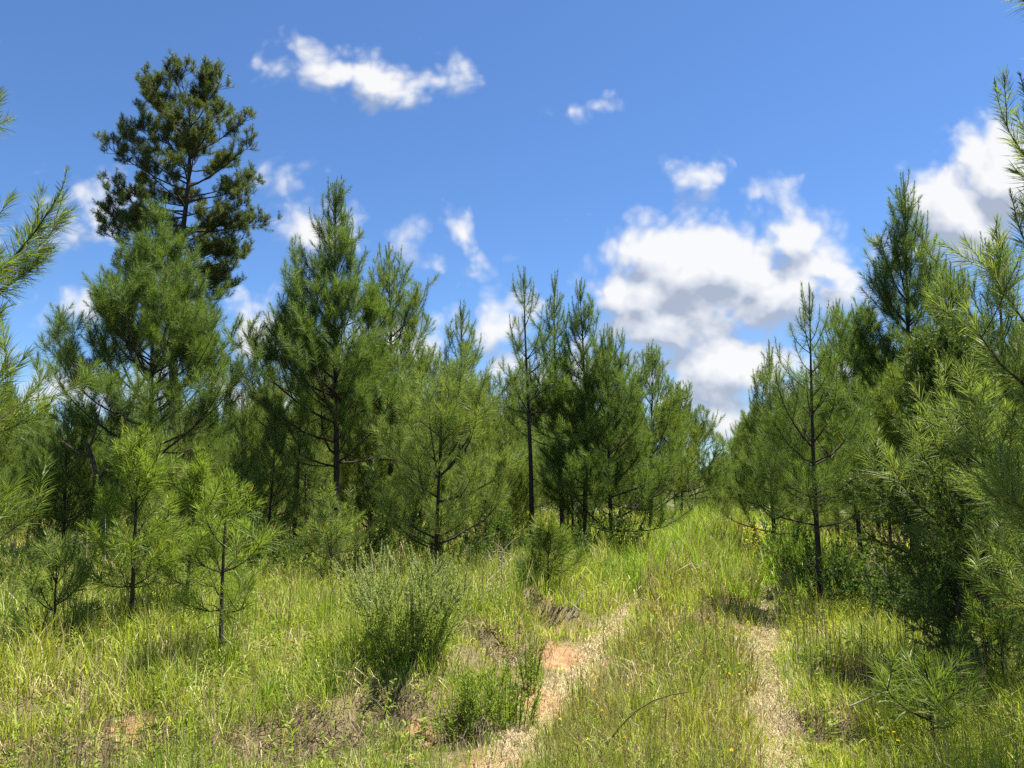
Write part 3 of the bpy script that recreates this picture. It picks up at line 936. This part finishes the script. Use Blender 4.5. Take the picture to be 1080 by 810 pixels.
# broad-leaved shrubs along the edge of the stands
SHR = (A(.120, .190, .035), A(.060, .105, .025), A(.26, .18, .08), .04)
sproto = None
R2 = random.Random(4)
shrubs = [(300, 13), (125, 11.5), (95, 10.6), (180, 12), (230, 11), (270, 12.2), (330, 11.6), (395, 12), (430, 12.6), (520, 11.5), (545, 12.2), (620, 12.9), (655, 13.4), (690, 24), (745, 34), (760, 36), (725, 33), (505, 12.8),
          (20, 9), (150, 9.5), (255, 9.8), (310, 10.4), (480, 10.8), (600, 11.5), (60, 11), (375, 10.6), (735, 44), (755, 46), (770, 42), (720, 45), (835, 11), (880, 9.2), (905, 8.6), (930, 8), (960, 7.6), (838, 17), (815, 22), (1000, 7.2), (1040, 7), (812, 13.5)]
for k, (px, d) in enumerate(shrubs):
    x, _ = at(px, 500, d)
    if k == 0:
        sproto = herb('shrub', 'small leafy shrub growing in the shade at the feet of the pines', 'shrub', x, d, stems_plant(70, 26, .85, .6, .055, .016, SHR, None, 75, .6, 2), group='leafy shrubs along the edges of the stands')
    else:
        copy_thing(sproto, x, d, R2.uniform(0, 6.28), R2.uniform(.7, 1.35))


# ---- dead wood
def twigs(name, label, cat, x, y, polys, mat=M_TWIG, group=None):
    e = link(name, None) if False else None
    V, Q = tubes(polys)
    o = link(name, build_mesh(name, V, quad=Q, mat=mat, smooth=True), loc=(x, y, hgt(x, y)))
    return tag(o, label, cat, group)


def pile(seed, n, rx, h, L):
    r = random.Random(seed); out = []
    for i in range(n):
        p = (r.gauss(0, rx * .5), r.gauss(0, rx * .4), abs(r.gauss(0, h * .5)))
        out.append((poly(r, p, r.uniform(0, 6.28), r.uniform(-.4, .9), r.uniform(-.5, .7), r.uniform(.3, 1) * L, 6, .18), r.uniform(.003, .009), .0015, 5))
    return out


a, b = onground(540, 628)
twigs('brush_pile', 'heap of grey dead branches beside the small rounded pine seedling', 'brush pile', a, b + .3, pile(3, 60, .55, .32, .8))
a, b = onground(362, 610)
twigs('brush_pile', 'low tangle of dead twigs under the left stand', 'brush pile', a, b, pile(5, 40, .5, .25, .8))
a, b = onground(1010, 752)
twigs('brush_pile', 'tangle of pale dead twigs in the shade below the right edge pine', 'brush pile', a, b, pile(6, 46, .4, .22, .6))
r = random.Random(8)
a, b = onground(600, 672)
twigs('fallen_branch', 'pale broken branch leaning on the sandy bank', 'branch', a, b, [(poly(r, (-.08, 0, .0), .5, .9, .8, .55, 6, .08), .009, .004, 6), (poly(r, (.12, .05, .25), 2.4, .4, .2, .2, 4, .1), .005, .002, 5)])
a, b = onground(925, 800)
twigs('fallen_branch', 'bleached arching dead branch across the bottom right corner', 'branch', a, b + .2,
      [([(-.05, 0, .28), (.10, 0, .34), (.25, .02, .37), (.42, .02, .36), (.58, .04, .31), (.72, .05, .22), (.85, .05, .08), (.9, .05, -.02)], .0045, .006, 6),
       (poly(r, (.42, .02, .36), .6, .3, .1, .35, 5, .1), .004, .0015, 5), (poly(r, (.25, .02, .37), 2.0, .5, .3, .25, 5, .1), .003, .0012, 5)])
st0 = None
for k, (px, py, h) in enumerate(((938, 668, .75), (948, 672, .9), (925, 665, .6), (962, 676, .8), (1050, 700, .7), (130, 640, .8), (108, 650, .9), (170, 655, .7), (88, 640, .75), (300, 600, .9), (330, 605, .8), (640, 625, .5))):
    a, b = onground(px, py)
    if k == 0:
        st0 = twigs('dead_stalk', 'thin pale dead weed stalk standing in front of the pines', 'stalk', a, b,
                    [(poly(r, (0, 0, 0), 1, 1.45, 1.1, .95, 8, .05), .005, .0018, 5), (poly(r, (.02, .02, .5), 3, .9, .5, .4, 6, .1), .003, .001, 4), (poly(r, (.03, .03, .65), 5, .9, .3, .35, 6, .1), .003, .001, 4)], group='pale dead weed stalks')
    else:
        c = st0.copy(); COL.objects.link(c); c.location = (a, b, hgt(a, b)); c.rotation_euler = (0, 0, r.uniform(0, 6.28)); s_ = h / .8; c.scale = (s_, s_, s_)
# leaning dead stem in the left stand
x0, z0 = at(108, 560, 11.5); x1, z1 = at(72, 470, 11.8)
g0 = hgt(x0 + .15, 11.5)
e = empty('dead_tree', x0 + .1, 11.5); tag(e, 'dark bare dead tree leaning left beneath the left stand', 'dead tree')
pts = [(.0, 0, 0), (-.07, .02, .45), (-.14, .05, .9), (-.27, .1, 1.35), (-.42, .16, 1.7), (-.5, .2, 1.85), (-.55, .2, 1.95)]
V, Q = tubes([(pts, .055, .02, 8)])
link('trunk', build_mesh('dead_trunk', V, quad=Q, mat=M_BARK, smooth=True), e)
for q, az, el in ((2, .2, .9), (3, .4, 1.1), (4, 3.3, .6), (5, .1, 1.2)):
    V, Q = tubes([(poly(r, pts[q], az, el, el + .2, .8, 6, .12), .018, .004, 5), (poly(r, pts[q], az + .5, el * .8, el, .5, 5, .12), .010, .003, 5)])
    link('branch', build_mesh('dead_limb', V, quad=Q, mat=M_BARK, smooth=True), e)

# arching pale grass blade across the median
a, b = onground(640, 806)
pts = [(0, 0, .12), (.08, 0, .22), (.17, .03, .29), (.27, .05, .34), (.38, .06, .37), (.48, .06, .385)]
twigs('grass_stalk', 'long pale arching grass stalk lying over the middle of the track', 'stalk', a, b, [(pts, .006, .003, 5)], M_STEM)


# ---- yellow flowers
def flower_meshes():
    V = []; T = []; C = []
    for i in range(6):
        a0, a1 = i * PI / 3, (i + .8) * PI / 3; am = (a0 + a1) / 2
        k = len(V)
        V += [(0, 0, 0), (.010 * math.cos(a0), .010 * math.sin(a0), .003), (.015 * math.cos(am), .015 * math.sin(am), .002), (.010 * math.cos(a1), .010 * math.sin(a1), .003)]
        T += [(k, k + 1, k + 2), (k, k + 2, k + 3)]
        C += [(.75, .50, .02)] * 4
    k = len(V)
    for i in range(6):
        V.append((.004 * math.cos(i * PI / 3), .004 * math.sin(i * PI / 3), .004)); C.append((.45, .25, .02))
    V.append((0, 0, .007)); C.append((.45, .25, .02))
    T += [(k + i, k + (i + 1) % 6, k + 6) for i in range(6)]
    return build_mesh('bloom', np.array(V), tri=T, col=np.array(C), mat=M_LEAF)


bm_ = flower_meshes()
V, Q = tubes([([(0, 0, 0), (.01, 0, .12), (.0, .01, .24), (.01, .01, .34)], .0016, .0010, 4)])
sm_ = build_mesh('flower_stem', V, quad=Q, mat=M_STEM)
rr = random.Random(12)


def flower(x, y, h, group, label, big=1):
    e = empty('wildflower', x, y, rr.uniform(0, 6.28)); tag(e, label, 'wildflower', group)
    s = link('stem', sm_, e); s.scale = (1, 1, h / .34)
    f = link('bloom', bm_, e); f.location = (.01, .01, h); f.rotation_euler = (rr.gauss(0, .5), rr.gauss(0, .5), 0); f.scale = (big,) * 3


for i in range(70):
    s = 3.9 * (11 / 3.9) ** rr.random(); v = rr.uniform(-1.25, -.05) if rr.random() < .8 else rr.uniform(.35, 1.1)
    flower(v * RL[0] + s * RD[0], v * RL[1] + s * RD[1], rr.uniform(.22, .36), 'yellow wildflowers among the grass of the track', 'tiny yellow wildflower in the grass of the track', .7)
for i in range(80):
    x, y = onground(798 + rr.gauss(0, 6), 596 + rr.gauss(0, 7))
    flower(x, y, rr.uniform(.4, .8), 'yellow wildflowers massed where the right rut enters the stand', 'yellow wildflower in the dense patch beside the far right rut', 1.5)

# ------------------------------------------------------------------ sky, sun
EL, AZ = math.radians(69), math.radians(68)       # azimuth from the camera's heading, positive to the right
S = Vector((math.sin(AZ) * math.cos(EL), math.cos(AZ) * math.cos(EL), math.sin(EL)))
ld = bpy.data.lights.new('sun', 'SUN'); ld.energy = 5.0; ld.angle = math.radians(.53); ld.color = (1, .95, .87)
lo = bpy.data.objects.new('sun', ld); COL.objects.link(lo); lo.rotation_euler = S.to_track_quat('Z', 'Y').to_euler(); lo.location = (0, 0, 30)

w = bpy.data.worlds.new('World'); scene.world = w; w.use_nodes = True
nt = w.node_tree; N = nt.nodes; K = nt.links; N.clear()

# cloud density as a function of a direction's slope (x/y, z/y): a group used twice
CL = [  # px, py, half width, half height in pixels of the photograph, weight, tilt
    (365, 72, 80, 34, .95), (400, 84, 70, 28, .9), (425, 96, 50, 24, .6), (487, 80, 22, 22, .36), (605, 114, 42, 12, .40), (737, 187, 34, 18, .50), (795, 203, 20, 16, .3), (826, 195, 22, 14, .34),
    (745, 285, 110, 62, 1.5), (832, 250, 40, 42, 1.2), (690, 262, 44, 34, 1.1), (655, 305, 42, 40, 1.1), (710, 345, 90, 40, 1.3), (830, 310, 80, 36, 1.15), (770, 395, 70, 50, 1.25), (755, 440, 60, 36, 1.0),
    (740, 315, 110, 60, 1.3), (800, 285, 70, 46, 1.2), (690, 310, 70, 40, 1.3), (755, 420, 70, 40, 1.0), (880, 285, 50, 40, .9), (1015, 225, 62, 52, 1.5), (1060, 190, 60, 60, 1.4), (975, 262, 50, 32, .9),
    (102, 228, 44, 52, .72), (92, 205, 30, 24, .4), (322, 245, 50, 30, .7), (292, 192, 46, 16, .5), (425, 245, 26, 22, .4), (445, 275, 40, 14, .3), (490, 240, 15, 18, .5), (500, 258, 12, 12, .3),
    (268, 352, 40, 44, .8), (80, 328, 50, 22, .45), (60, 260, 60, 26, .3), (520, 345, 60, 50, .7), (420, 370, 90, 40, .6), (600, 400, 140, 60, .7), (300, 420, 150, 50, .6), (930, 430, 200, 60, .9), (100, 410, 120, 40, .6),
]
grp = bpy.data.node_groups.new('cloud_density', 'ShaderNodeTree')
grp.interface.new_socket('P', in_out='INPUT', socket_type='NodeSocketVector')
grp.interface.new_socket('D', in_out='OUTPUT', socket_type='NodeSocketFloat')
grp.interface.new_socket('Body', in_out='OUTPUT', socket_type='NodeSocketFloat')
gn, gl = grp.nodes, grp.links
gi = gn.new('NodeGroupInput'); go = gn.new('NodeGroupOutput')


def gmath(op, a, b=None, c=None, tree=gn, links=gl):
    m = tree.new('ShaderNodeMath'); m.operation = op
    for k, v_ in enumerate((a, b, c)):
        if v_ is None: continue
        if isinstance(v_, (int, float)): m.inputs[k].default_value = v_
        else: links.new(v_, m.inputs[k])
    return m.outputs[0]


def gvec(op, a, b, tree=gn, links=gl):
    m = tree.new('ShaderNodeVectorMath'); m.operation = op
    for k, v_ in enumerate((a, b)):
        if v_ is None: continue
        if isinstance(v_, tuple): m.inputs[k].default_value = v_
        else: links.new(v_, m.inputs[k])
    return m


def gnoise(vec, s, det, rough, tree=gn, links=gl):
    n = tree.new('ShaderNodeTexNoise'); n.noise_dimensions = '2D'; n.inputs['Scale'].default_value = s; n.inputs['Detail'].default_value = det; n.inputs['Roughness'].default_value = rough
    links.new(vec, n.inputs['Vector']); return n


wn = gnoise(gi.outputs[0], 7, 3, .55)
wo = gvec('SUBTRACT', wn.outputs['Color'], (.5, .5, .5)); wo = gvec('MULTIPLY', wo.outputs[0], (.05, .045, 0))
P = gvec('ADD', gi.outputs[0], wo.outputs[0]).outputs[0]
acc = None
for px, py, hw, hh, wt in CL:
    r_ = ray(px, py); u0, v0 = r_[0] / r_[1], r_[2] / r_[1]
    a_ = gvec('SUBTRACT', P, (u0, v0, 0)); a_ = gvec('MULTIPLY', a_.outputs[0], (FPX / hw / 1.5, FPX / hh / 1.5, 0))
    ln_ = gn.new('ShaderNodeVectorMath'); ln_.operation = 'LENGTH'; gl.new(a_.outputs[0], ln_.inputs[0])
    wt = wt * .85 + .22; f = gmath('MULTIPLY_ADD', ln_.outputs['Value'], -wt, wt)
    acc = f if acc is None else gmath('SMOOTH_MAX', acc, f, .12)
f1 = gnoise(P, 10, 8, .58); f2 = gnoise(P, 34, 5, .62)
vo = gn.new('ShaderNodeTexVoronoi'); vo.voronoi_dimensions = '2D'; vo.feature = 'SMOOTH_F1'; vo.inputs['Scale'].default_value = 17; vo.inputs['Smoothness'].default_value = .3
vo.inputs['Detail'].default_value = 2; vo.inputs['Roughness'].default_value = .6
gl.new(P, vo.inputs['Vector'])
d_ = gmath('MULTIPLY_ADD', f1.outputs['Fac'], 1.0, -.40)
d_ = gmath('ADD', d_, gmath('MULTIPLY_ADD', f2.outputs['Fac'], .34, -.17))
d_ = gmath('ADD', d_, gmath('MULTIPLY_ADD', vo.outputs['Distance'], -.70, .32))
acc = gmath('MAXIMUM', acc, -1.0)
gl.new(gmath('ADD', acc, d_), go.inputs[0]); gl.new(acc, go.inputs[1])

tc = N.new('ShaderNodeTexCoord'); sx = N.new('ShaderNodeSeparateXYZ'); K.new(tc.outputs['Generated'], sx.inputs[0])


def wmath(op, a, b=None, c=None):
    return gmath(op, a, b, c, N, K)


yy = wmath('MAXIMUM', sx.outputs[1], .12)
cb = N.new('ShaderNodeCombineXYZ'); K.new(wmath('DIVIDE', sx.outputs[0], yy), cb.inputs[0]); K.new(wmath('DIVIDE', sx.outputs[2], yy), cb.inputs[1])


def dens(off):
    g = N.new('ShaderNodeGroup'); g.node_tree = grp
    a_ = N.new('ShaderNodeVectorMath'); a_.operation = 'ADD'; K.new(cb.outputs[0], a_.inputs[0]); a_.inputs[1].default_value = off
    K.new(a_.outputs[0], g.inputs[0]); return g.outputs[0], g.outputs[1]


(D0, B0), (D1, B1) = dens((0, 0, 0)), dens((.014, .036, 0))
mr = N.new('ShaderNodeMapRange'); mr.interpolation_type = 'SMOOTHSTEP'; mr.inputs[1].default_value = -.04; K.new(wmath('SUBTRACT', .92, wmath('MULTIPLY', wmath('MINIMUM', wmath('MAXIMUM', wmath('SUBTRACT', B0, .45), 0), 1), .5)), mr.inputs[2])
K.new(D0, mr.inputs[0])
front = N.new('ShaderNodeMapRange'); front.inputs[1].default_value = .15; front.inputs[2].default_value = .3; K.new(sx.outputs[1], front.inputs[0])
alpha = wmath('MULTIPLY', mr.outputs[0], wmath('MULTIPLY', front.outputs[0], .96))
lit = wmath('MULTIPLY_ADD', wmath('SUBTRACT', D0, D1), .75, wmath('MULTIPLY_ADD', wmath('SUBTRACT', B0, B1), 1.1, .53))
core = wmath('MULTIPLY', wmath('MINIMUM', wmath('MAXIMUM', wmath('SUBTRACT', D0, .7), 0), 1.2), .16)
lit = wmath('MINIMUM', wmath('MAXIMUM', wmath('SUBTRACT', lit, core), 0), 1)
cr = N.new('ShaderNodeValToRGB'); e = cr.color_ramp.elements
e[0].position = 0; e[0].color = (.44, .50, .62, 1); e[1].position = .95; e[1].color = (1, 1, 1, 1)
k_ = e.new(.5); k_.color = (.76, .80, .87, 1)
K.new(lit, cr.inputs[0])
cs = N.new('ShaderNodeVectorMath'); cs.operation = 'SCALE'; cs.inputs['Scale'].default_value = 6.8
K.new(cr.outputs[0], cs.inputs[0])
sky = N.new('ShaderNodeTexSky'); sky.sky_type = 'NISHITA'; sky.sun_disc = False; sky.sun_elevation = EL; sky.sun_rotation = AZ
sky.altitude = 500; sky.air_density = 1.0; sky.dust_density = .25; sky.ozone_density = 3.0
mx = N.new('ShaderNodeMix'); mx.data_type = 'RGBA'; K.new(alpha, mx.inputs[0]); tn = N.new('ShaderNodeMix'); tn.data_type = 'RGBA'; tn.blend_type = 'MULTIPLY'; tn.inputs[0].default_value = 1; tn.inputs[7].default_value = (.70, .93, 1.20, 1); K.new(sky.outputs[0], tn.inputs[6]); K.new(tn.outputs[2], mx.inputs[6]); K.new(cs.outputs[0], mx.inputs[7])
bg = N.new('ShaderNodeBackground'); bg.inputs['Strength'].default_value = .051
wo_ = N.new('ShaderNodeOutputWorld'); K.new(mx.outputs[2], bg.inputs[0]); K.new(bg.outputs[0], wo_.inputs[0])
w.cycles.sampling_method = 'MANUAL'; w.cycles.sample_map_resolution = 512

# ------------------------------------------------------------------ camera and render settings
cd = bpy.data.cameras.new('camera'); cam = bpy.data.objects.new('camera', cd); COL.objects.link(cam)
cd.sensor_width = 36; cd.lens = 36 * FPX / 1080; cd.clip_end = 5000; cd.clip_start = .05
cam.location = (0, 0, EYE); cam.rotation_euler = (PI / 2 + PITCH, 0, 0)
scene.camera = cam
scene.render.engine = 'CYCLES'
c = scene.cycles
c.max_bounces = 6; c.diffuse_bounces = 4; c.glossy_bounces = 1; c.transmission_bounces = 4; c.transparent_max_bounces = 4
c.use_adaptive_sampling = True; c.adaptive_threshold = .01
c.use_denoising = False
c.caustics_reflective = False; c.caustics_refractive = False
vs = scene.view_settings
scene.display_settings.display_device = 'sRGB'
vs.view_transform = 'Standard'; vs.look = 'None'; vs.exposure = 1.5; vs.gamma = 1
try:
    vs.use_curve_mapping = False
except Exception:
    pass
